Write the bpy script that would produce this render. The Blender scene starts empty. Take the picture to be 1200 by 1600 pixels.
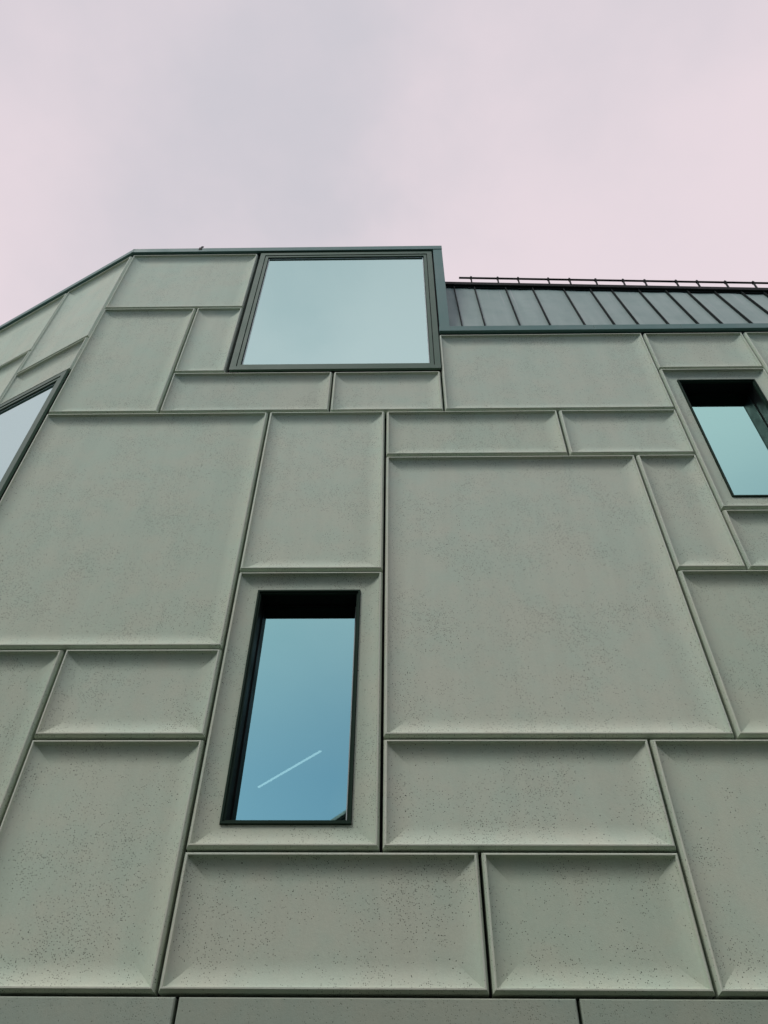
import bpy, bmesh, math, random
from mathutils import Vector, Matrix
random.seed(7)
R = math.radians
scene = bpy.context.scene

# ------------------------------------------------------------------ camera
CAM = Vector((0.0, -5.5, 1.6))
pitch, yaw, roll, FPX = R(46.448), R(-1.342), R(0.655), 1202.0
fw = Vector((math.sin(yaw)*math.cos(pitch), math.cos(yaw)*math.cos(pitch), math.sin(pitch)))
rt = Vector((math.cos(yaw), -math.sin(yaw), 0)); up = rt.cross(fw)
r2 = math.cos(roll)*rt + math.sin(roll)*up
u2 = -math.sin(roll)*rt + math.cos(roll)*up
cam_data = bpy.data.cameras.new('camera')
cam = bpy.data.objects.new('camera', cam_data); scene.collection.objects.link(cam)
m = Matrix((r2, u2, -fw)).transposed().to_4x4(); m.translation = CAM
cam.matrix_world = m
cam_data.sensor_fit = 'VERTICAL'; cam_data.sensor_height = 36.0
cam_data.lens = 36.0*FPX/1600.0
cam_data.clip_end = 3000; cam_data.clip_start = 0.05
scene.camera = cam
scene.render.resolution_x = 768; scene.render.resolution_y = 1024

# ------------------------------------------------------------------ colour management
scene.view_settings.view_transform = 'Standard'
scene.view_settings.look = 'None'
scene.view_settings.exposure = 0.30
scene.view_settings.gamma = 1.0
scene.view_settings.use_curve_mapping = False

# ------------------------------------------------------------------ node helpers
class NT:
    def __init__(s, tree): s.t = tree; s.n = tree.nodes; s.l = tree.links
    def node(s, typ, **kw):
        n = s.n.new(typ)
        for k, v in kw.items():
            if k.startswith('i_'):
                key = k[2:]; key = int(key) if key.isdigit() else key.replace('_', ' ')
                s.put(n.inputs[key], v)
            else: setattr(n, k, v)
        return n
    def put(s, inp, v):
        if isinstance(v, bpy.types.NodeSocket): s.l.new(v, inp)
        else: inp.default_value = v
    def math(s, op, a, b=None, c=None, clamp=False):
        n = s.n.new('ShaderNodeMath'); n.operation = op; n.use_clamp = clamp
        for i, v in enumerate((a, b, c)):
            if v is not None: s.put(n.inputs[i], v)
        return n.outputs[0]
    def ramp(s, v, a, b, x=0.0, y=1.0, mode='SMOOTHSTEP'):
        n = s.n.new('ShaderNodeMapRange'); n.interpolation_type = mode
        for i, q in enumerate((v, a, b, x, y)): s.put(n.inputs[i], q)
        return n.outputs[0]
    def mix(s, f, a, b, blend='MIX'):
        n = s.n.new('ShaderNodeMix'); n.data_type = 'RGBA'; n.blend_type = blend
        s.put(n.inputs['Factor'], f)
        A = [i for i in n.inputs if i.type == 'RGBA']
        s.put(A[0], a); s.put(A[1], b)
        return [o for o in n.outputs if o.type == 'RGBA'][0]
    def noise(s, vec, scale, detail=3, rough=0.5, out='Fac'):
        n = s.n.new('ShaderNodeTexNoise'); s.put(n.inputs['Vector'], vec)
        n.inputs['Scale'].default_value = scale; n.inputs['Detail'].default_value = detail
        n.inputs['Roughness'].default_value = rough
        return n.outputs[out]
def rgb(r, g, b): return (r, g, b, 1)

# ------------------------------------------------------------------ world: thin pink-grey cloud over a Nishita sky
SUN_EL, SUN_AZ = R(48), R(-140)       # azimuth from +Y (towards the facade), clockwise: behind the camera, to the left
world = bpy.data.worlds.new('World'); scene.world = world; world.use_nodes = True
w = NT(world.node_tree); w.n.clear()
sky = w.node('ShaderNodeTexSky', sky_type='NISHITA', sun_disc=False, sun_elevation=SUN_EL, sun_rotation=SUN_AZ)
tc = w.node('ShaderNodeTexCoord')
sep = w.node('ShaderNodeSeparateXYZ', i_Vector=tc.outputs['Generated'])
dx, dy, dz = sep.outputs
warp = w.noise(tc.outputs['Generated'], 1.6, 3, 0.5)
# streaky cloud bands laid out on a cloud plane overhead (direction / height)
hz = w.math('ADD', w.math('MAXIMUM', dz, 0.0), 0.25)
cx = w.math('DIVIDE', dx, hz); cy = w.math('DIVIDE', dy, hz)
cv = w.node('ShaderNodeCombineXYZ', i_X=cx, i_Y=cy, i_Z=0.0).outputs[0]
c1 = w.noise(cv, 1.25, 4, 0.45)
c2 = w.noise(cv, 3.4, 5, 0.55)
tone = w.math('ADD', w.math('MULTIPLY_ADD', c1, 0.30, 0.115), w.math('MULTIPLY', c2, 0.25))
tone = w.math('ADD', tone, w.ramp(w.math('ADD', cx, w.math('MULTIPLY', c2, 0.30)), -0.12, 0.30, 0.05, 0.15))
tone = w.math('ADD', tone, w.ramp(dz, 0.96, 0.80, 0.0, 0.10))
cloud = w.mix(w.ramp(tone, 0.40, 0.60), rgb(0.495, 0.480, 0.525), rgb(0.655, 0.570, 0.610))
blue = w.node('ShaderNodeVectorMath', operation='MULTIPLY', i_0=sky.outputs[0], i_1=(0.115, 0.115, 0.115)).outputs[0]
# cloud cover is thick towards the facade and thins out over the square behind the viewer
back = w.ramp(dy, -0.05, -0.75)
low = w.ramp(dz, 0.84, 0.36)
thin = w.math('MULTIPLY', w.math('MULTIPLY', back, low), 0.92)
thin = w.math('ADD', thin, w.math('MULTIPLY', w.math('MULTIPLY', back, w.ramp(c1, 0.55, 0.40)), 0.18), clamp=True)
glow = w.math('ADD', 1.0, w.math('MULTIPLY', w.ramp(dy, 0.1, -0.7), 0.60))   # the cloud is brighter on the sun's side
cloud = w.node('ShaderNodeVectorMath', operation='SCALE', i_0=cloud, i_Scale=glow).outputs[0]
col = w.mix(thin, cloud, blue)
bg = w.node('ShaderNodeBackground', i_Color=col, i_Strength=1.0)
w.l.new(bg.outputs[0], w.node('ShaderNodeOutputWorld').inputs[0])

sun_data = bpy.data.lights.new('sun', 'SUN'); sun_data.energy = 1.0; sun_data.angle = R(18)
sun_data.color = (1.0, 0.97, 0.90)
sun = bpy.data.objects.new('sun', sun_data); scene.collection.objects.link(sun)
sd = Vector((math.sin(SUN_AZ)*math.cos(SUN_EL), math.cos(SUN_AZ)*math.cos(SUN_EL), math.sin(SUN_EL)))
sun.rotation_euler = sd.to_track_quat('Z', 'Y').to_euler()
sun.location = (-10, -20, 30)

# ------------------------------------------------------------------ materials
def new_mat(name):
    mt = bpy.data.materials.new(name); mt.use_nodes = True
    t = NT(mt.node_tree); t.n.clear()
    out = t.node('ShaderNodeOutputMaterial')
    return mt, t, out

def concrete(name, base_a, base_b, pores=1.0, rough=0.82):
    mt, t, out = new_mat(name)
    tc = t.node('ShaderNodeTexCoord'); oi = t.node('ShaderNodeObjectInfo')
    rnd = oi.outputs['Random']
    off = t.node('ShaderNodeCombineXYZ', i_X=t.math('MULTIPLY', rnd, 37.0), i_Y=t.math('MULTIPLY', rnd, 91.0), i_Z=t.math('MULTIPLY', rnd, 53.0)).outputs[0]
    v = t.node('ShaderNodeVectorMath', operation='ADD', i_0=tc.outputs['Object'], i_1=off).outputs[0]
    big = t.noise(v, 1.5, 4, 0.55)
    mid = t.noise(v, 4.5, 4, 0.6)
    sand = t.noise(v, 130.0, 2, 0.8)
    grit = t.noise(v, 42.0, 3, 0.7)
    c = t.mix(t.ramp(t.math('ADD', t.math('MULTIPLY', big, 0.6), t.math('MULTIPLY', mid, 0.4)), 0.36, 0.64), base_a, base_b)
    # per panel tone
    rn2 = t.math('FRACT', t.math('MULTIPLY', rnd, 17.31))
    c = t.mix(1.0, c, t.node('ShaderNodeCombineXYZ',
              i_X=t.math('ADD', 0.945, t.math('MULTIPLY', rnd, 0.10)),
              i_Y=t.math('ADD', 0.945, t.math('ADD', t.math('MULTIPLY', rnd, 0.09), t.math('MULTIPLY', rn2, 0.02))),
              i_Z=t.math('ADD', 0.93, t.math('MULTIPLY', rnd, 0.10))).outputs[0], 'MULTIPLY')
    gr = t.math('ADD', 0.86, t.math('ADD', t.math('MULTIPLY', sand, 0.14), t.math('MULTIPLY', grit, 0.14)))
    c = t.mix(1.0, c, t.node('ShaderNodeCombineXYZ', i_X=gr, i_Y=gr, i_Z=gr).outputs[0], 'MULTIPLY')
    # pores: small open air holes of several sizes in drifting clusters
    def poreset(scale, lo, hi, seed, noise_scale, density):
        vv = t.node('ShaderNodeVectorMath', operation='ADD', i_0=v, i_1=(seed, seed*2.1, seed*0.7)).outputs[0]
        dist = t.noise(vv, scale*1.3, 2, 0.6, 'Color')
        vw = t.node('ShaderNodeVectorMath', operation='MULTIPLY_ADD', i_0=dist, i_1=(0.5/scale,)*3, i_2=vv).outputs[0]
        vo = t.node('ShaderNodeTexVoronoi', i_Vector=vw, i_Scale=scale)
        cl = t.noise(vv, noise_scale, 3, 0.6)
        # random per cell radius
        sp = t.node('ShaderNodeSeparateXYZ', i_Vector=vo.outputs['Color'])
        keep = t.math('SUBTRACT', t.math('ADD', sp.outputs[0], t.math('MULTIPLY', t.math('SUBTRACT', cl, 0.5), 2.3)), density)
        rad = t.math('MULTIPLY', t.math('MAXIMUM', keep, 0.0), hi)
        rad = t.math('MINIMUM', rad, lo)
        return t.ramp(t.math('SUBTRACT', vo.outputs['Distance'], rad), 0.0, 0.05, 1.0, 0.0), rad
    p1, r1 = poreset(48, 0.15, 0.70, 3.3, 1.6, 0.80)
    p2, r2_ = poreset(85, 0.27, 0.9, 9.1, 2.0, 0.60)
    p1 = t.math('MULTIPLY', p1, t.ramp(r1, 0.005, 0.04)); p2 = t.math('MULTIPLY', p2, t.ramp(r2_, 0.005, 0.05))
    pr = t.math('MAXIMUM', p1, t.math('MULTIPLY', p2, 0.72))
    pr = t.math('MULTIPLY', pr, 1.0*pores)
    zs = t.node('ShaderNodeVectorMath', operation='MULTIPLY', i_0=v, i_1=(7.0, 7.0, 0.5)).outputs[0]
    run = t.ramp(t.noise(zs, 1.0, 4, 0.6), 0.35, 0.70, 1.01, 0.97)       # faint rain runs
    c = t.mix(1.0, c, t.node('ShaderNodeCombineXYZ', i_X=run, i_Y=run, i_Z=run).outputs[0], 'MULTIPLY')
    c = t.mix(pr, c, rgb(0.022, 0.022, 0.016))
    hgt = t.math('SUBTRACT', t.math('ADD', t.math('MULTIPLY', sand, 0.25), t.math('MULTIPLY', grit, 0.35)), t.math('MULTIPLY', pr, 1.2))
    bp = t.node('ShaderNodeBump', i_Strength=0.55, i_Distance=0.006, i_Height=hgt)
    bs = t.node('ShaderNodeBsdfPrincipled', i_Base_Color=c, i_Roughness=rough, i_Normal=bp.outputs[0])
    bs.inputs['Specular IOR Level'].default_value = 0.3
    t.l.new(bs.outputs[0], out.inputs[0])
    return mt

def metal_paint(name, color, rough=0.45, metallic=0.0, var=0.12, spec=0.5):
    mt, t, out = new_mat(name)
    tc = t.node('ShaderNodeTexCoord')
    n1 = t.noise(tc.outputs['Object'], 2.3, 4, 0.6)
    n2 = t.noise(tc.outputs['Object'], 45.0, 2, 0.6)
    k = t.math('ADD', 1.0-var, t.math('ADD', t.math('MULTIPLY', n1, var*1.5), t.math('MULTIPLY', n2, var*0.5)))
    c = t.mix(1.0, color, t.node('ShaderNodeCombineXYZ', i_X=k, i_Y=k, i_Z=k).outputs[0], 'MULTIPLY')
    bs = t.node('ShaderNodeBsdfPrincipled', i_Base_Color=c, i_Metallic=metallic,
                i_Roughness=t.ramp(n1, 0.3, 0.7, rough-0.08, rough+0.08))
    bs.inputs['Specular IOR Level'].default_value = spec
    t.l.new(bs.outputs[0], out.inputs[0])
    return mt

def roof_metal(name, color):
    mt, t, out = new_mat(name)
    tc = t.node('ShaderNodeTexCoord')
    sp = t.node('ShaderNodeSeparateXYZ', i_Vector=tc.outputs['Object'])
    x, y, z = sp.outputs
    wob = t.noise(tc.outputs['Object'], 1.4, 2, 0.5)
    xs = t.math('ADD', x, t.math('MULTIPLY', wob, 0.05))
    sv = t.node('ShaderNodeCombineXYZ', i_X=t.math('MULTIPLY', xs, 4.2), i_Y=0.0, i_Z=t.math('MULTIPLY', z, 0.35)).outputs[0]
    s1 = t.noise(sv, 1.0, 3, 0.6)
    sv2 = t.node('ShaderNodeCombineXYZ', i_X=t.math('MULTIPLY', xs, 20.0), i_Y=3.0, i_Z=t.math('MULTIPLY', z, 0.25)).outputs[0]
    s2 = t.noise(sv2, 1.0, 2, 0.5)
    streak = t.math('MULTIPLY', t.ramp(s2, 0.60, 0.67), t.ramp(z, 11.2, 12.9, 0.1, 1.0))
    n1 = t.noise(tc.outputs['Object'], 3.0, 4, 0.6)
    c = t.mix(t.ramp(s1, 0.35, 0.65), color, rgb(color[0]*1.15, color[1]*1.12, color[2]*1.12))
    c = t.mix(t.math('MULTIPLY', streak, 0.5), c, rgb(0.40, 0.42, 0.42))
    c = t.mix(t.math('MULTIPLY', t.ramp(n1, 0.5, 0.8), 0.25), c, rgb(color[0]*0.7, color[1]*0.72, color[2]*0.72))
    bs = t.node('ShaderNodeBsdfPrincipled', i_Base_Color=c, i_Metallic=0.0, i_Roughness=t.ramp(n1, 0.3, 0.7, 0.52, 0.66))
    bs.inputs['Specular IOR Level'].default_value = 0.3
    t.l.new(bs.outputs[0], out.inputs[0])
    return mt

def glass(name, tint, trans, refl):
    mt, t, out = new_mat(name)
    tc = t.node('ShaderNodeTexCoord')
    n1 = t.noise(tc.outputs['Object'], 0.8, 2, 0.4)
    bp = t.node('ShaderNodeBump', i_Strength=0.05, i_Distance=0.02, i_Height=n1)
    fr = t.node('ShaderNodeFresnel', i_IOR=1.5)
    f = t.math('ADD', refl, t.math('MULTIPLY', fr.outputs[0], 1.0-refl), clamp=True)
    g = t.node('ShaderNodeBsdfGlossy', i_Color=tint, i_Roughness=0.015, i_Normal=bp.outputs[0])
    tr = t.node('ShaderNodeBsdfTransparent', i_Color=trans)
    mx = t.node('ShaderNodeMixShader', i_0=f, i_1=tr.outputs[0], i_2=g.outputs[0])
    t.l.new(mx.outputs[0], out.inputs[0])
    return mt

def plain(name, color, rough=0.8, scale=6.0, var=0.2):
    mt, t, out = new_mat(name)
    tc = t.node('ShaderNodeTexCoord')
    n1 = t.noise(tc.outputs['Object'], scale, 4, 0.6)
    k = t.ramp(n1, 0.3, 0.7, 1.0-var, 1.0+var)
    c = t.mix(1.0, color, t.node('ShaderNodeCombineXYZ', i_X=k, i_Y=k, i_Z=k).outputs[0], 'MULTIPLY')
    bs = t.node('ShaderNodeBsdfPrincipled', i_Base_Color=c, i_Roughness=rough)
    t.l.new(bs.outputs[0], out.inputs[0])
    return mt

M = {}
M['concrete'] = concrete('sand_blasted_concrete', rgb(0.475, 0.572, 0.472), rgb(0.520, 0.572, 0.468))
M['edge'] = concrete('lit_paste_rim', rgb(0.54, 0.61, 0.52), rgb(0.58, 0.61, 0.51), 0.35)  # paler rims: mostly light put into the colour, partly cement paste edge
M['plinth'] = concrete('smooth_concrete', rgb(0.32, 0.395, 0.33), rgb(0.36, 0.405, 0.33), 0.5)
M['trim'] = metal_paint('teal_grey_coated_metal', rgb(0.090, 0.190, 0.170), 0.5, spec=0.3)
M['frame'] = metal_paint('olive_grey_coated_metal', rgb(0.075, 0.135, 0.095), 0.5, spec=0.3)
M['reveal'] = metal_paint('near_black_coated_metal', rgb(0.005, 0.007, 0.006), 0.55, spec=0.15)
M['darkframe'] = metal_paint('dark_green_coated_metal', rgb(0.014, 0.034, 0.022), 0.6, spec=0.10)
M['ridge'] = metal_paint('black_coated_metal', rgb(0.009, 0.013, 0.012), 0.6, spec=0.12)
M['roof'] = roof_metal('weathered_zinc_sheet', rgb(0.245, 0.330, 0.300))
M['seam'] = metal_paint('seam_metal', rgb(0.012, 0.018, 0.017), 0.6, spec=0.1)
M['spacer'] = metal_paint('pale_window_spacer', rgb(0.48, 0.58, 0.56), 0.4)
M['glass'] = glass('blue_tinted_glass', rgb(0.425, 0.80, 0.73), rgb(0.30, 0.42, 0.40), 0.62)
M['glass_high'] = glass('pale_tinted_glass', rgb(0.44, 0.66, 0.63), rgb(0.30, 0.42, 0.40), 0.78)
M['glass_pale'] = glass('pale_sky_glass', rgb(0.65, 0.88, 0.86), rgb(0.30, 0.42, 0.40), 0.80)
M['core'] = plain('dark_membrane', rgb(0.014, 0.016, 0.014))
M['sidewall'] = plain('rendered_wall', rgb(0.30, 0.33, 0.29), 0.85, 2.0, 0.1)
M['room'] = plain('room_paint', rgb(0.10, 0.10, 0.10), 0.9, 2.0, 0.1)
M['flatroof'] = plain('roof_felt', rgb(0.08, 0.09, 0.09))
M['house_wall'] = plain('grey_render', rgb(0.12, 0.13, 0.115), 0.9, 1.5, 0.12)
M['house_roof'] = plain('slate_roof', rgb(0.018, 0.022, 0.022), 0.7, 9.0, 0.3)
M['verge'] = plain('white_verge_board', rgb(0.75, 0.78, 0.76), 0.6)
def lamp_mat():
    mt, t, out = new_mat('lit_diffuser')
    e = t.node('ShaderNodeEmission', i_Color=rgb(0.85, 0.97, 1.0), i_Strength=1.25)
    t.l.new(e.outputs[0], out.inputs[0]); return mt
M['lamp'] = lamp_mat()
def paving_mat():
    mt, t, out = new_mat('square_paving')
    tc = t.node('ShaderNodeTexCoord')
    br = t.node('ShaderNodeTexBrick', i_Vector=tc.outputs['Object'], i_Scale=1.6)
    br.inputs['Color1'].default_value = rgb(0.060, 0.072, 0.050); br.inputs['Color2'].default_value = rgb(0.080, 0.092, 0.066)
    br.inputs['Mortar'].default_value = rgb(0.03, 0.03, 0.03); br.inputs['Mortar Size'].default_value = 0.01
    n1 = t.noise(tc.outputs['Object'], 0.6, 5, 0.6)
    k = t.ramp(n1, 0.3, 0.7, 0.8, 1.15)
    c = t.mix(1.0, br.outputs[0], t.node('ShaderNodeCombineXYZ', i_X=k, i_Y=k, i_Z=k).outputs[0], 'MULTIPLY')
    bs = t.node('ShaderNodeBsdfPrincipled', i_Base_Color=c, i_Roughness=0.85)
    t.l.new(bs.outputs[0], out.inputs[0]); return mt
M['paving'] = paving_mat()

# ------------------------------------------------------------------ mesh helpers
def empty(name, loc=(0, 0, 0)):
    o = bpy.data.objects.new(name, None); scene.collection.objects.link(o); o.location = loc
    o.empty_display_size = 0.3
    return o
class MB:
    """verts and faces of one mesh object, in wall coordinates"""
    def __init__(s): s.v = []; s.f = []; s.mi = []; s.sm = []
    def face(s, pts, mi=0, smooth=False):
        b = len(s.v); s.v += [tuple(p) for p in pts]; s.f.append(tuple(range(b, b+len(pts)))); s.mi.append(mi); s.sm.append(smooth)
    def box(s, x0, x1, y0, y1, z0, z1, mi=0, skip=''):
        P = lambda a, b, c: (a, b, c)
        F = {'f': [(x0, y0, z0), (x1, y0, z0), (x1, y0, z1), (x0, y0, z1)],
             'b': [(x1, y1, z0), (x0, y1, z0), (x0, y1, z1), (x1, y1, z1)],
             'l': [(x0, y1, z0), (x0, y0, z0), (x0, y0, z1), (x0, y1, z1)],
             'r': [(x1, y0, z0), (x1, y1, z0), (x1, y1, z1), (x1, y0, z1)],
             't': [(x0, y0, z1), (x1, y0, z1), (x1, y1, z1), (x0, y1, z1)],
             'd': [(x0, y1, z0), (x1, y1, z0), (x1, y0, z0), (x0, y0, z0)]}
        for k, p in F.items():
            if k not in skip: s.face(p, mi)
    def build(s, name, mats, parent=None, mat4=None, bevel=0.0, merge=True):
        me = bpy.data.meshes.new(name)
        vs = s.v
        if mat4 is not None: vs = [tuple(mat4 @ Vector(p)) for p in vs]
        me.from_pydata(vs, [], s.f)
        for p, mi, sm in zip(me.polygons, s.mi, s.sm): p.material_index = mi; p.use_smooth = sm
        bm = bmesh.new(); bm.from_mesh(me)
        if merge: bmesh.ops.remove_doubles(bm, verts=bm.verts, dist=1e-5)
        bmesh.ops.recalc_face_normals(bm, faces=bm.faces) if s.closed else None
        if bevel:
            es = [e for e in bm.edges if len(e.link_faces) == 2 and e.calc_face_angle(0) > 0.6]
            bmesh.ops.bevel(bm, geom=es, offset=bevel, segments=1, affect='EDGES')
        bm.to_mesh(me); bm.free()
        for mm in (mats if isinstance(mats, (list, tuple)) else [mats]): me.materials.append(mm)
        o = bpy.data.objects.new(name, me); scene.collection.objects.link(o)
        if parent is not None: o.parent = parent
        return o
    closed = False

def tube(mb, a, b, r, n=10, mi=0):
    a, b = Vector(a), Vector(b); d = (b-a).normalized()
    s = d.orthogonal().normalized(); t = d.cross(s)
    A = [a + r*(math.cos(2*math.pi*i/n)*s + math.sin(2*math.pi*i/n)*t) for i in range(n)]
    B = [p + (b-a) for p in A]
    for i in range(n):
        j = (i+1) % n
        mb.face([A[j], A[i], B[i], B[j]], mi, True)
    mb.face(A, mi); mb.face(B[::-1], mi)

# ------------------------------------------------------------------ the clad building
BX, BZ = -4.25, 0.0
FAC = R(27)
building = empty('office_building', (0, 0, 0))
building['label'] = 'angular office building clad in dished grey-green concrete panels of mixed sizes with deep-set windows'
building['category'] = 'building'
# wall frames: local x runs along the wall, -y is outwards, z is up
W_MAIN = Matrix.Identity(4)
W_FAC = Matrix.Translation((BX, 0, 0)) @ Matrix.Rotation(-FAC, 4, 'Z')    # local x negative = along the facet, away from the corner

GAP = 0.012         # half a joint
def dished(x0, x1, z0, z1, wall, opening=None, cove=0.168, depth=0.074, name='facade_panel'):
    """precast panel: chamfered outer edge, thin flat rim, small step, concave cove, flat or pierced middle"""
    x0 += GAP; x1 -= GAP; z0 += GAP; z1 -= GAP
    jy = random.uniform(-0.0025, 0.0025); e_ = [random.uniform(-0.0018, 0.0018) for _ in range(4)]     # setting-out tolerance
    x0 += e_[0]; x1 += e_[1]; z0 += e_[2]; z1 += e_[3]
    w_, h_ = x1-x0, z1-z0
    cw = min(cove, 0.36*min(w_, h_))
    if opening:
        ox0, ox1, oz0, oz1 = opening
        cw = min(cove, min(ox0-x0, x1-ox1, oz0-z0, z1-oz1) - 0.048)
    prof = [(0.0, 0.125), (0.0, 0.030), (0.003, 0.024), (0.014, 0.003), (0.017, 0.0), (0.026, 0.0), (0.029, 0.004), (0.032, 0.022)]
    sharp_upto = len(prof)-1
    N = 9
    for i in range(1, N+1):
        t_ = i/N
        prof.append((0.032 + cw*t_, 0.022 + (depth-0.022)*(1-(1-t_)**2.4)))
    mb = MB()
    def ring(ins, y):
        y += jy
        return [(x0+ins, y, z0+ins), (x1-ins, y, z0+ins), (x1-ins, y, z1-ins), (x0+ins, y, z1-ins)]
    R_ = [ring(*p) for p in prof]
    for s in range(4):                                   # each side is its own smooth strip, mitred at the corners
        n = (s+1) % 4
        base = len(mb.v)
        for r in R_: mb.v += [r[s], r[n]]
        for k in range(len(R_)-1):
            a = base+2*k
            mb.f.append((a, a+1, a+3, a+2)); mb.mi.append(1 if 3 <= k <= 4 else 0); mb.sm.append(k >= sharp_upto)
    L = R_[-1]; yd = prof[-1][1] + jy
    if opening:
        O = [(ox0, yd, oz0), (ox1, yd, oz0), (ox1, yd, oz1), (ox0, yd, oz1)]
        I = [(p[0], yd+0.12, p[2]) for p in O]
        for s in range(4):
            n = (s+1) % 4
            mb.face([L[s], L[n], O[n], O[s]]); mb.face([O[s], O[n], I[n], I[s]])
    else:
        mb.face(L)
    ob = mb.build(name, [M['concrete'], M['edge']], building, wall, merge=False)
    # origin at the panel centre is not needed: the material offsets itself by object
    return ob

def flat_panel(x0, x1, z0, z1, wall, name='plinth_panel'):
    x0 += GAP; x1 -= GAP; z0 += GAP; z1 -= GAP
    mb = MB(); c = 0.008; y = 0.012
    o = [(x0, y+c, z0), (x1, y+c, z0), (x1, y+c, z1), (x0, y+c, z1)]
    i = [(x0+c, y, z0+c), (x1-c, y, z0+c), (x1-c, y, z1-c), (x0+c, y, z1-c)]
    b = [(p[0], 0.125, p[2]) for p in o]
    mb.face(i)
    for s in range(4):
        n = (s+1) % 4
        mb.face([o[s], o[n], i[n], i[s]]); mb.face([b[s], b[n], o[n], o[s]])
    return mb.build(name, M['plinth'], building, wall, merge=False)

zA, zB, zC, zD, zE, zF, zG, zH, zI, zJ, zK, zL = 3.005, 3.911, 4.797, 5.674, 6.583, 7.42, 8.318, 9.168, 10.034, 10.895, 11.727, 13.47
CO, XV423, XC, XM = BX, -1.533, -0.123, 0.585
XV, XR, XR2 = 1.968, 3.362, 4.718
main_panels = [
    # left block, top storey
    (CO, -2.20, zK, zL), (CO, -2.886, zH, zK), (-2.886, -2.20, zI, zK), (-2.886, -0.806, zH, zI), (-0.806, XM, zH, zI),
    # right part below the roof flashing
    (XM, XR, zH, 10.915), (XR, XR2, zI, 10.915), (XR2, 6.9, 9.60, 10.915),
    (XC, 1.945, zG, zH), (1.945, XR, zG, zH),
    (XC, 2.68, zC, zG), (2.68, XR, zE, zG), (XR, 5.45, zE, zF), (2.68, 5.45, zC, zE), (5.45, 7.7, zC, zF),
    (XC, 1.985, zB, zC), (1.985, 5.0, zA, zC), (5.0, 7.7, zA, zC),
    (0.576, 1.985, zA, zB), (XV423, 0.576, zA, zB),
    (XV423, XC, zE, zH), (CO, XV423, zD, zH),
    (CO, -2.935, zA, zD), (-2.935, XV423, zC, zD), (-2.935, XV423, zA, zC),
    (XR2, 7.7, zF, 9.60), (6.9, 7.7, 9.60, 10.915),
]
for (x0, x1, z0, z1) in main_panels:
    if x0 == CO: x0 = CO + 0.004
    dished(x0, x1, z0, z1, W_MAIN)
# lower flat row
for (x0, x1) in ((CO+0.004, -1.392), (-1.392, 1.113), (1.113, 3.6), (3.6, 6.1), (6.1, 7.7)):
    flat_panel(x0, x1, 1.95, zA, W_MAIN)
    flat_panel(x0, x1, 0.10, 1.95, W_MAIN)

# window panels
WIN1 = (-1.323, -0.343, 4.118, 6.385)
WIN2 = (3.566, 4.546, 7.66, 9.858)
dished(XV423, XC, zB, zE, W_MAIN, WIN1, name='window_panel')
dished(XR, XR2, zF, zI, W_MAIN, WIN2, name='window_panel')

# facet (angled wall to the left), local x from -len to 0
FT = [(-1.40, -0.004, 10.975, zL), (-3.3, -1.40, 11.66, zL), (-3.3, -1.40, 9.3, 11.66), (-1.40, -0.004, 10.155, 10.975),
      (-5.6, -3.3, 9.3, zL), (-3.3, -2.6, 6.6, 9.3), (-5.6, -3.3, 6.6, 9.3),
      (-2.6, -0.004, zD, 6.6), (-5.6, -2.6, zD, 6.6), (-1.8, -0.004, zA, zD), (-5.6, -1.8, zA, zD)]
FT[2] = (-3.3, -1.40, 10.155, 11.66)
FT.append((-3.3, -2.6, 9.3, 10.155))
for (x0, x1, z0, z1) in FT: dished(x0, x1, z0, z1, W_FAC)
for (x0, x1) in ((-2.6, -0.004), (-5.6, -2.6)):
    flat_panel(x0, x1, 1.95, zA, W_FAC); flat_panel(x0, x1, 0.10, 1.95, W_FAC)

# ---- load bearing wall behind the panels (dark, seen only in the joints), with openings
def wall_with_holes(x0, x1, z0, z1, y0, y1, holes, wall, name):
    xs = sorted({x0, x1, *[h[0] for h in holes], *[h[1] for h in holes]})
    zs = sorted({z0, z1, *[h[2] for h in holes], *[h[3] for h in holes]})
    mb = MB()
    for i in range(len(xs)-1):
        for j in range(len(zs)-1):
            cx_, cz_ = (xs[i]+xs[i+1])/2, (zs[j]+zs[j+1])/2
            if any(h[0] < cx_ < h[1] and h[2] < cz_ < h[3] for h in holes): continue
            mb.box(xs[i], xs[i+1], y0, y1, zs[j], zs[j+1])
    return mb.build(name, M['core'], building, wall)
BIGW = (-2.170, 0.598, 10.062, 13.47)
g = 0.02
wall_with_holes(-4.2, 0.61, 0.0, 13.40, 0.13, 0.30, [(WIN1[0]+g, WIN1[1]-g, WIN1[2]+g, WIN1[3]-g), (BIGW[0]+.03, BIGW[1]-.03, BIGW[2]+.03, 13.38)], W_MAIN, 'inner_wall')
wall_with_holes(0.61, 7.7, 0.0, 10.86, 0.13, 0.30, [(WIN2[0]+g, WIN2[1]-g, WIN2[2]+g, WIN2[3]-g)], W_MAIN, 'inner_wall')
FW = (-2.6, -0.03, 6.6, 10.145)
wall_with_holes(-5.6, -0.06, 0.0, 13.40, 0.13, 0.30, [(FW[0]+.03, FW[1]-.03, FW[2]+.03, FW[3]-.03)], W_FAC, 'inner_wall')

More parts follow.
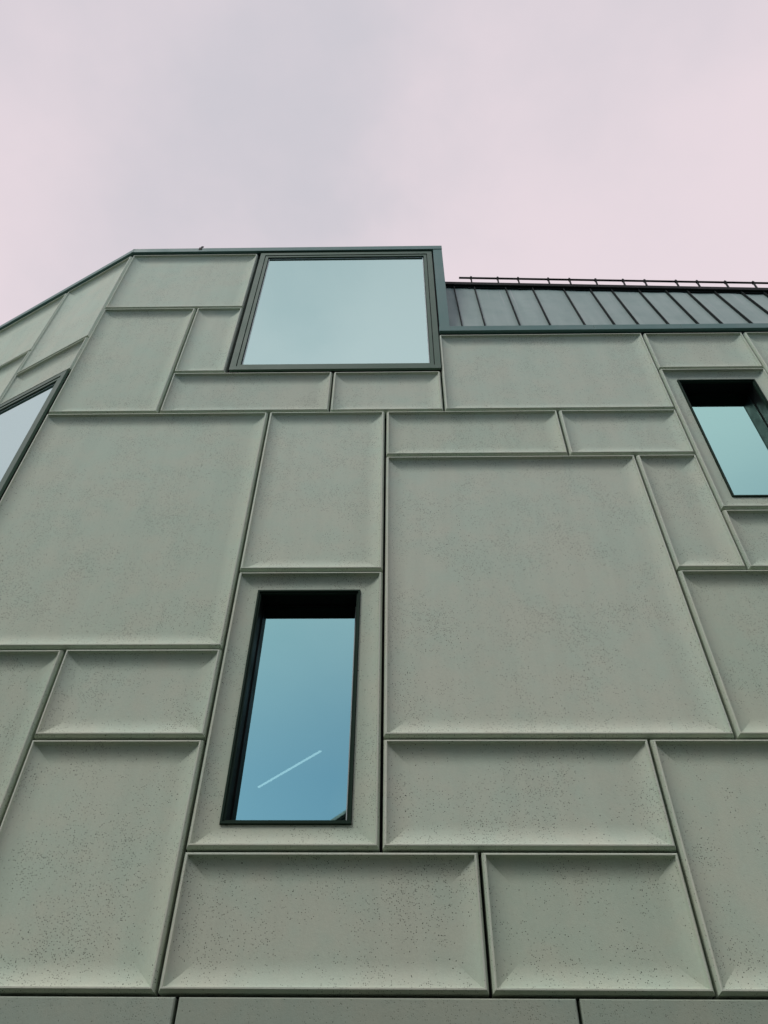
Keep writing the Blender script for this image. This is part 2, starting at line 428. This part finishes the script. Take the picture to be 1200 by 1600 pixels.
# ---- windows
def ring_frame(mb, x0, x1, z0, z1, wd, y0, y1, mi=0):
    """four butted bars round a rectangle, as one mitred ring"""
    O = [(x0, z0), (x1, z0), (x1, z1), (x0, z1)]
    I = [(x0+wd, z0+wd), (x1-wd, z0+wd), (x1-wd, z1-wd), (x0+wd, z1-wd)]
    for s in range(4):
        n = (s+1) % 4
        mb.face([(O[s][0], y0, O[s][1]), (O[n][0], y0, O[n][1]), (I[n][0], y0, I[n][1]), (I[s][0], y0, I[s][1])], mi)
        mb.face([(I[s][0], y0, I[s][1]), (I[n][0], y0, I[n][1]), (I[n][0], y1, I[n][1]), (I[s][0], y1, I[s][1])], mi)
        mb.face([(O[s][0], y1, O[s][1]), (O[n][0], y1, O[n][1]), (O[n][0], y0, O[n][1]), (O[s][0], y0, O[s][1])], mi)

def deep_window(win, room, side_bead=True):
    x0, x1, z0, z1 = win
    wdw = empty('window', ((x0+x1)/2, 0.06, z0)); wdw.parent = building
    inv = Matrix.Translation(-Vector(wdw.location))
    a = MB(); ring_frame(a, x0+.004, x1-.004, z0+.004, z1-.004, 0.016, 0.056, 0.10)
    ring_frame(a, x0+.020, x1-.020, z0+.020, z1-.020, 0.016, 0.074, 0.10)
    a.build('frame', M['darkframe'], wdw, inv)
    b = MB(); q = 0.036
    X0, X1, Z0, Z1 = x0+q, x1-q, z0+q, z1-q
    yb, yg = 0.10, 0.265
    b.face([(X0, yb, Z0), (X0, yb, Z1), (X0, yg, Z1), (X0, yg, Z0)]); b.face([(X1, yb, Z1), (X1, yb, Z0), (X1, yg, Z0), (X1, yg, Z1)])
    b.face([(X0, yb, Z1), (X1, yb, Z1), (X1, yg, Z1), (X0, yg, Z1)])
    b.face([(X0, yb, Z0), (X0, yg, Z0), (X1, yg, Z0), (X1, yb, Z0)])
    b.build('reveal', M['reveal'], wdw, inv)
    c = MB(); ring_frame(c, X0+.001, X1-.001, Z0+.001, Z1-.001, 0.012, yg-.02, yg+.01); c.build('sash', M['reveal'], wdw, inv)
    d = MB(); d.box(X0+.014, X1-.022, yg-.008, yg-.001, Z0+.013, Z0+.021);
    if side_bead: d.box(X1-.0215, X1-.0135, yg-.008, yg-.001, Z0+.0215, Z1-.014)
    d.build('glazing_bead', M['spacer'], wdw, inv)
    e = MB(); e.face([(X0+.01, yg, Z0+.01), (X1-.01, yg, Z0+.01), (X1-.01, yg, Z1-.01), (X0+.01, yg, Z1-.01)])
    e.build('glass_pane', M['glass'], wdw, inv)
    # the unlit room behind
    rx0, rx1, ry1, rz0, rz1 = room
    f = MB(); f.box(rx0, rx1, 0.29, ry1, rz0, rz1, skip='f')
    f.v = f.v; rm = f.build('room', M['room'], wdw, inv)
    h = wall_ring = MB()
    for (p, q_, r_, s_) in ((rx0, X0, rz0, rz1), (X1, rx1, rz0, rz1), (X0, X1, rz0, Z0), (X0, X1, Z1, rz1)):
        h.face([(p, 0.29, r_), (q_, 0.29, r_), (q_, 0.29, s_), (p, 0.29, s_)])
    h.build('room_lining', M['room'], wdw, inv)
    return wdw
deep_window(WIN1, (-3.6, 1.4, 6.0, 3.4, 6.75))
deep_window(WIN2, (2.2, 7.2, 6.0, 7.0, 10.3), False)

def flush_window(win, wall, room_depth, steps, glassmat, joint=None):
    """big window set almost flush, its frame stepping in towards the pane"""
    x0, x1, z0, z1 = win
    base = wall @ Vector(((x0+x1)/2, 0, z0))
    wdw = empty('window', base); wdw.parent = building
    T = Matrix.Translation(-base) @ wall
    a = MB(); cx = 0.0
    for (wd, y0, y1, mi) in steps:
        ring_frame(a, x0+cx, x1-cx, z0+cx, z1-cx, wd, y0, y1, mi); cx += wd
    a.build('frame', [M['frame'], M['ridge'], M['trim']], wdw, T)
    if joint:
        jb = MB()
        jx = joint[0]
        jb.box(jx, jx+joint[2], steps[0][1]-0.002, steps[0][1]+0.004, joint[1], joint[1]+0.012)
        jb.build('frame_joint', M['ridge'], wdw, T)
    yg = steps[-1][2]
    e = MB(); e.face([(x0+cx-.004, yg, z0+cx-.004), (x1-cx+.004, yg, z0+cx-.004), (x1-cx+.004, yg, z1-cx+.004), (x0+cx-.004, yg, z1-cx+.004)])
    e.build('glass_pane', glassmat, wdw, T)
    d = MB(); ring_frame(d, x0+cx, x1-cx, z0+cx, z1-cx, 0.012, yg-.008, yg-.001); d.build('glazing_bead', M['spacer'], wdw, T)
    f = MB(); f.box(x0+cx-.02, x1-cx+.02, yg+.03, room_depth, z0+cx-.02, z1-cx+.02, skip='f'); f.build('room', M['room'], wdw, T)
    return wdw
big_steps = [(0.012, 0.05, 0.09, 1), (0.076, -0.006, 0.03, 0), (0.010, 0.026, 0.03, 1), (0.044, 0.004, 0.030, 0), (0.008, 0.024, 0.036, 1)]
flush_window(BIGW, W_MAIN, 4.0, big_steps, M['glass_high'], joint=(0.452, 11.62, 0.092))
flush_window(FW, W_FAC, 2.6, big_steps, M['glass_pale'], joint=(-0.13, 8.62, 0.085))

# ---- copings, flashings, the raised block's side trim
def strip(name, x0, x1, z0, z1, y0, y1, wall, mat='trim', bevel=0.004):
    mb = MB(); mb.closed = True; mb.box(x0, x1, y0, y1, z0, z1)
    return mb.build(name, M[mat], building, wall, bevel=bevel)
strip('coping', CO-0.02, 0.755, 13.495, 13.615, -0.030, 0.42, W_MAIN)
strip('coping', -5.62, 0.022, 13.493, 13.613, -0.028, 0.42, W_FAC)
strip('coping_shadow_gap', CO+0.01, 0.60, 13.455, 13.4945, 0.02, 0.30, W_MAIN, 'ridge', 0)
strip('coping_shadow_gap', -5.6, -0.02, 13.455, 13.4925, 0.02, 0.30, W_FAC, 'ridge', 0)
strip('side_trim', 0.612, 0.753, 11.072, 13.4935, -0.022, 0.42, W_MAIN)
strip('trim_shadow_gap', 0.599, 0.6115, 10.93, 13.454, 0.03, 0.30, W_MAIN, 'ridge', 0)
strip('flashing', 0.605, 2.72, 10.945, 11.068, -0.034, 0.16, W_MAIN)
strip('flashing', 2.722, 3.905, 10.945, 11.068, -0.034, 0.16, W_MAIN)
strip('flashing', 3.907, 7.7, 10.945, 11.068, -0.034, 0.16, W_MAIN)
strip('flashing_shadow_gap', 0.612, 7.69, 10.905, 10.9445, 0.02, 0.30, W_MAIN, 'ridge', 0)
mb = MB(); tube(mb, (-3.16, -0.01, 13.60), (-3.16, -0.01, 13.70), 0.014); tube(mb, (-3.16, -0.01, 13.695), (-3.13, -0.03, 13.66), 0.012)
mb.box(-3.185, -3.135, -0.036, -0.030, 13.55, 13.63)
mb.build('lightning_clip', M['ridge'], building)

# ---- standing seam roof between flashing and ridge
RX0, RX1 = 0.757, 7.7
def ridge_z(x): return 13.225 - (x-0.86)*0.0625
RY0, RYT = 0.10, 0.48
def rp(x, t_, lift=0.0):
    """point on the roof slope, t_ 0 at the flashing, 1 under the ridge cap"""
    zb = 11.03; zt = ridge_z(x)
    n = Vector((0, -(zt-zb), (RYT-RY0))).normalized()
    return Vector((x, RY0+(RYT-RY0)*t_, zb+(zt-zb)*t_)) + n*lift
seams = [0.95, 1.275, 1.77, 2.20, 2.69, 3.11, 3.445, 3.87, 4.29, 4.625, 5.045, 5.46, 5.80, 6.22, 6.64, 6.98, 7.40]
edges = [RX0] + seams + [RX1]
roof = MB()
for a_, b_ in zip(edges[:-1], edges[1:]):
    n_ = 6
    for k in range(n_):                           # slightly dished trays
        for j in range(4):
            ta, tb = k/n_, (k+1)/n_
            xa, xb = a_+(b_-a_)*j/4, a_+(b_-a_)*(j+1)/4
            def lf(x, tt): 
                u_ = (x-a_)/(b_-a_); return 0.010*math.sin(math.pi*u_)*(math.sin(tt*7+a_*9)) * 0.8
            roof.face([rp(xa, ta, lf(xa, ta)), rp(xb, ta, lf(xb, ta)), rp(xb, tb, lf(xb, tb)), rp(xa, tb, lf(xa, tb))], 0, True)
roof_ob = roof.build('roof', M['roof'], building)
for sx in seams:
    sb = MB(); sb.closed = True
    h_ = 0.038; hw = 0.006
    A = [rp(sx-hw, 0, -.004), rp(sx+hw, 0, -.004), rp(sx+hw, 0, h_), rp(sx-hw, 0, h_)]
    B = [rp(sx-hw, 1, -.004), rp(sx+hw, 1, -.004), rp(sx+hw, 1, h_), rp(sx-hw, 1, h_)]
    for s in range(4):
        n = (s+1) % 4; sb.face([A[s], A[n], B[n], B[s]])
    sb.face(A[::-1]); sb.face(B)
    sb.build('seam', M['seam'], roof_ob)
def slanted(name, x0, x1, dz0, dz1, y0, y1, mat, parent):
    mb = MB(); mb.closed = True
    P = []
    for x in (x0, x1):
        z = ridge_z(x); P.append([(x, y0, z+dz0), (x, y1, z+dz0), (x, y1, z+dz1), (x, y0, z+dz1)])
    for s in range(4):
        n = (s+1) % 4; mb.face([P[0][s], P[0][n], P[1][n], P[1][s]])
    mb.face(P[0]); mb.face(P[1])
    return mb.build(name, M[mat], parent, bevel=0.004)
slanted('ridge_cap', RX0, RX1, -0.085, 0.0, 0.40, 1.1, 'ridge', roof_ob)
slanted('ridge_flange', RX0, RX1, -0.12, -0.086, 0.435, 0.55, 'ridge', roof_ob)
# small clips below the ridge
for cx_ in (2.0, 4.14, 4.92, 5.37, 1.2, 3.3):
    cb = MB(); cb.closed = True
    p = rp(cx_, 0.945, 0.004); cb.box(p.x-.022, p.x+.022, p.y-.02, p.y+.01, p.z-.015, p.z+.015)
    cb.build('clip', M['ridge'], roof_ob, bevel=0.003)
# snow rail on brackets
rail = MB()
def rail_p(x): return Vector((x, 0.50, ridge_z(x)+0.335+ (x-0.86)*0.003))
tube(rail, rail_p(1.06), rail_p(7.7), 0.017)
rail_ob = rail.build('snow_rail', M['ridge'], building)
for bx in (1.259, 1.696, 2.032, 2.524, 2.869, 3.292, 3.735, 4.083, 4.586, 4.922, 5.371, 5.815, 6.2, 6.6, 7.0, 7.4):
    bb = MB(); bb.closed = True; p = rail_p(bx); z0 = ridge_z(bx)-0.005
    bb.box(bx-.010, bx+.010, .485, .515, z0, p.z+0.045)
    bb.box(bx-.016, bx+.016, .478, .522, p.z-.022, p.z+.022)
    bb.box(bx+.03, bx+.075, .43, .50, z0, z0+.025)
    bb.build('bracket', M['ridge'], rail_ob, bevel=0.003)

# ---- body of the building behind the cladding
body = MB()
fx = BX - 5.6*math.cos(FAC); fy = 5.6*math.sin(FAC)
def prism(poly, z0, z1, mb, skip=()):
    n = len(poly)
    for i in range(n):
        if i in skip: continue
        j = (i+1) % n
        mb.face([(poly[i][0], poly[i][1], z0), (poly[j][0], poly[j][1], z0), (poly[j][0], poly[j][1], z1), (poly[i][0], poly[i][1], z1)])
    mb.face([(p[0], p[1], z1) for p in poly])
prism([(0.60, 0.32), (0.60, 14.0), (fx, 14.0), (fx, fy+0.12)], 0, 13.40, body, skip=(3,))
body.build('rear_wall', M['sidewall'], building, merge=False)
body = MB()
prism([(0.76, 1.0), (7.68, 1.0), (7.68, 14.0), (0.76, 14.0)], 0, 12.6, body)
body.face([(7.69, 0.11, 0), (7.69, 1.0, 0), (7.69, 1.0, 10.9), (7.69, 0.11, 10.9)])
body.face([(7.69, 0.11, 10.9), (7.69, 1.0, 10.9), (7.69, 1.0, 12.8), (7.69, 0.48, 12.8)])
body.build('rear_wall', M['sidewall'], building, merge=False)

# ------------------------------------------------------------------ lamp hanging in the room behind the lower window
lampo = empty('ceiling_light', (-1.45, 3.94, 6.62))
lampo['label'] = 'lit slim linear ceiling lamp seen slantwise through the lower window pane'
lampo['category'] = 'lamp'
def bar_between(mb, a, b, wd, z0, z1):
    a, b = Vector(a), Vector(b); d = (b-a).normalized(); s = Vector((-d.y, d.x, 0))*wd/2
    P = [a-s, b-s, b+s, a+s]
    lo = [Vector((p.x, p.y, z0)) for p in P]; hi = [Vector((p.x, p.y, z1)) for p in P]
    mb.face(lo[::-1]); mb.face(hi)
    for i in range(4):
        j = (i+1) % 4; mb.face([lo[i], lo[j], hi[j], hi[i]])
LI = Matrix.Translation(-Vector(lampo.location))
LA, LB = (-1.905, 4.427, 0), (-0.982, 3.459, 0)
mb = MB(); bar_between(mb, LA, LB, 0.028, 6.60, 6.612); mb.build('diffuser', M['lamp'], lampo, LI)
mb = MB(); bar_between(mb, LA, LB, 0.034, 6.6125, 6.66); mb.build('housing', M['reveal'], lampo, LI)
mb = MB(); tube(mb, (-1.75, 4.26, 6.66), (-1.75, 4.26, 6.745), 0.006); mb.build('hanger', M['reveal'], lampo, LI)
mb = MB(); tube(mb, (-1.13, 3.61, 6.66), (-1.13, 3.61, 6.745), 0.006); mb.build('hanger', M['reveal'], lampo, LI)

# ------------------------------------------------------------------ the square and the gabled house behind the viewer
def structure(name, mb, mat):
    o = mb.build(name, M[mat], None); o['kind'] = 'structure'; return o
mb = MB(); mb.face([(-400, -400, 0), (400, -400, 0), (400, 400, 0), (-400, 400, 0)]); structure('ground', mb, 'paving')

HX, HY = 1.75, -15.74           # gable front, ridge x
hs = empty('gabled_house', (HX, HY, 0))
hs['label'] = 'dark gabled house across the square whose roof verge shows mirrored in the lower window corner'
hs['category'] = 'house'
HI = Matrix.Translation(-Vector(hs.location))
pitch_ = 0.70; half = 4.2; zr = 11.66 + (HX+1.80)*pitch_; ze = zr - half*pitch_
mb = MB()
G = [(HX-half, ze), (HX+half, ze), (HX, zr)]
hw0, hw1 = HX-half+.35, HX+half-.35
zw = ze + 0.35*pitch_ - 0.15
mb.face([(hw0, HY-.15, 0), (hw1, HY-.15, 0), (hw1, HY-.15, zw), (HX, HY-.15, zr-.15), (hw0, HY-.15, zw)][::-1])
mb.face([(hw0, HY-9, 0), (hw1, HY-9, 0), (hw1, HY-9, zw), (HX, HY-9, zr-.15), (hw0, HY-9, zw)])
mb.face([(hw0, HY-.15, 0), (hw0, HY-.15, zw), (hw0, HY-9, zw), (hw0, HY-9, 0)])
mb.face([(hw1, HY-.15, 0), (hw1, HY-9, 0), (hw1, HY-9, zw), (hw1, HY-.15, zw)])
mb.build('wall', M['house_wall'], hs, HI, merge=False)
for sgn in (-1, 1):
    rb = MB(); rb.closed = True
    e = HX + sgn*half
    A = [(HX, HY, zr), (e, HY, ze), (e, HY, ze-.16), (HX, HY, zr-.16)]
    B = [(p[0], HY-9.2, p[2]) for p in A]
    for s in range(4):
        n = (s+1) % 4; rb.face([A[s], A[n], B[n], B[s]])
    rb.face(A); rb.face(B)
    ro = rb.build('roof', M['house_roof'], hs, HI)
    vb = MB(); vb.closed = True
    C_ = [(HX, HY+.03, zr+.02), (e, HY+.03, ze+.02), (e, HY+.03, ze-.07), (HX, HY+.03, zr-.07)]
    D_ = [(p[0], HY+.002, p[2]) for p in C_]
    for s in range(4):
        n = (s+1) % 4; vb.face([C_[s], C_[n], D_[n], D_[s]])
    vb.face(C_); vb.face(D_)
    vb.build('verge_board', M['verge'], ro)
    ro.children[0].matrix_parent_inverse.identity()
    ro.children[0].location = -Vector(hs.location)
for (wx, wz) in ((-1.6, 1.2), (1.6, 1.2), (-1.6, 4.2), (1.6, 4.2), (-1.6, 7.0), (1.6, 7.0)):
    wb = MB(); wb.closed = True
    wb.box(HX+wx-.55, HX+wx+.55, HY-.15, HY-.10, wz, wz+1.5)
    fo = wb.build('window', M['frame'], hs, HI, bevel=0.005)
    pb = MB(); pb.face([(HX+wx-.48, HY-.097, wz+.07), (HX+wx-.48, HY-.097, wz+1.43), (HX+wx+.48, HY-.097, wz+1.43), (HX+wx+.48, HY-.097, wz+.07)])
    po = pb.build('pane', M['glass'], fo, HI)

# flat roofed blocks added unseen behind the viewer, to shade coves and lower wall
def block(x0, x1, y0, y1, h, label, cols, rows):
    cx_, n0 = (x0+x1)/2, (cols-1)/2
    o = empty('added_shade_block', (cx_, y0, 0)); o['label'] = label; o['category'] = 'house'
    I = Matrix.Translation(-Vector(o.location))
    b = MB(); b.box(x0, x1, y1, y0, 0, h, skip='t'); b.build('wall', M['house_wall'], o, I)
    b = MB(); b.closed = True; b.box(x0-.12, x1+.12, y1-.12, y0+.12, h, h+.22); b.build('roof', M['house_roof'], o, I)
    sp_ = (x1-x0)/cols
    for i in range(cols):
        for j in range(rows):
            wx, wz = x0+sp_*(i+.5), 1.2+j*2.9
            f = MB(); f.closed = True; f.box(wx-.6, wx+.6, y0+.001, y0+.05, wz, wz+1.5); fo = f.build('window', M['frame'], o, I, bevel=0.005)
            p_ = MB(); p_.face([(wx-.52, y0+.053, wz+.07), (wx-.52, y0+.053, wz+1.43), (wx+.52, y0+.053, wz+1.43), (wx+.52, y0+.053, wz+.07)])
            p_.build('pane', M['glass'], fo, I)
block(-6.9, -2.75, -15.9, -25.0, 9.6, 'low narrow flat-roofed block left of the gabled house, added unseen to dim low sky light', 2, 3)
block(-26.0, -7.2, -15.9, -25.0, 15.5, 'tall grey flat-roofed block at the far left, added unseen to shade the lower facade', 7, 5)
block(6.25, 26.0, -15.9, -25.0, 15.5, 'tall grey flat-roofed block right of the gabled house, added out of view to darken the lower facade', 7, 5)
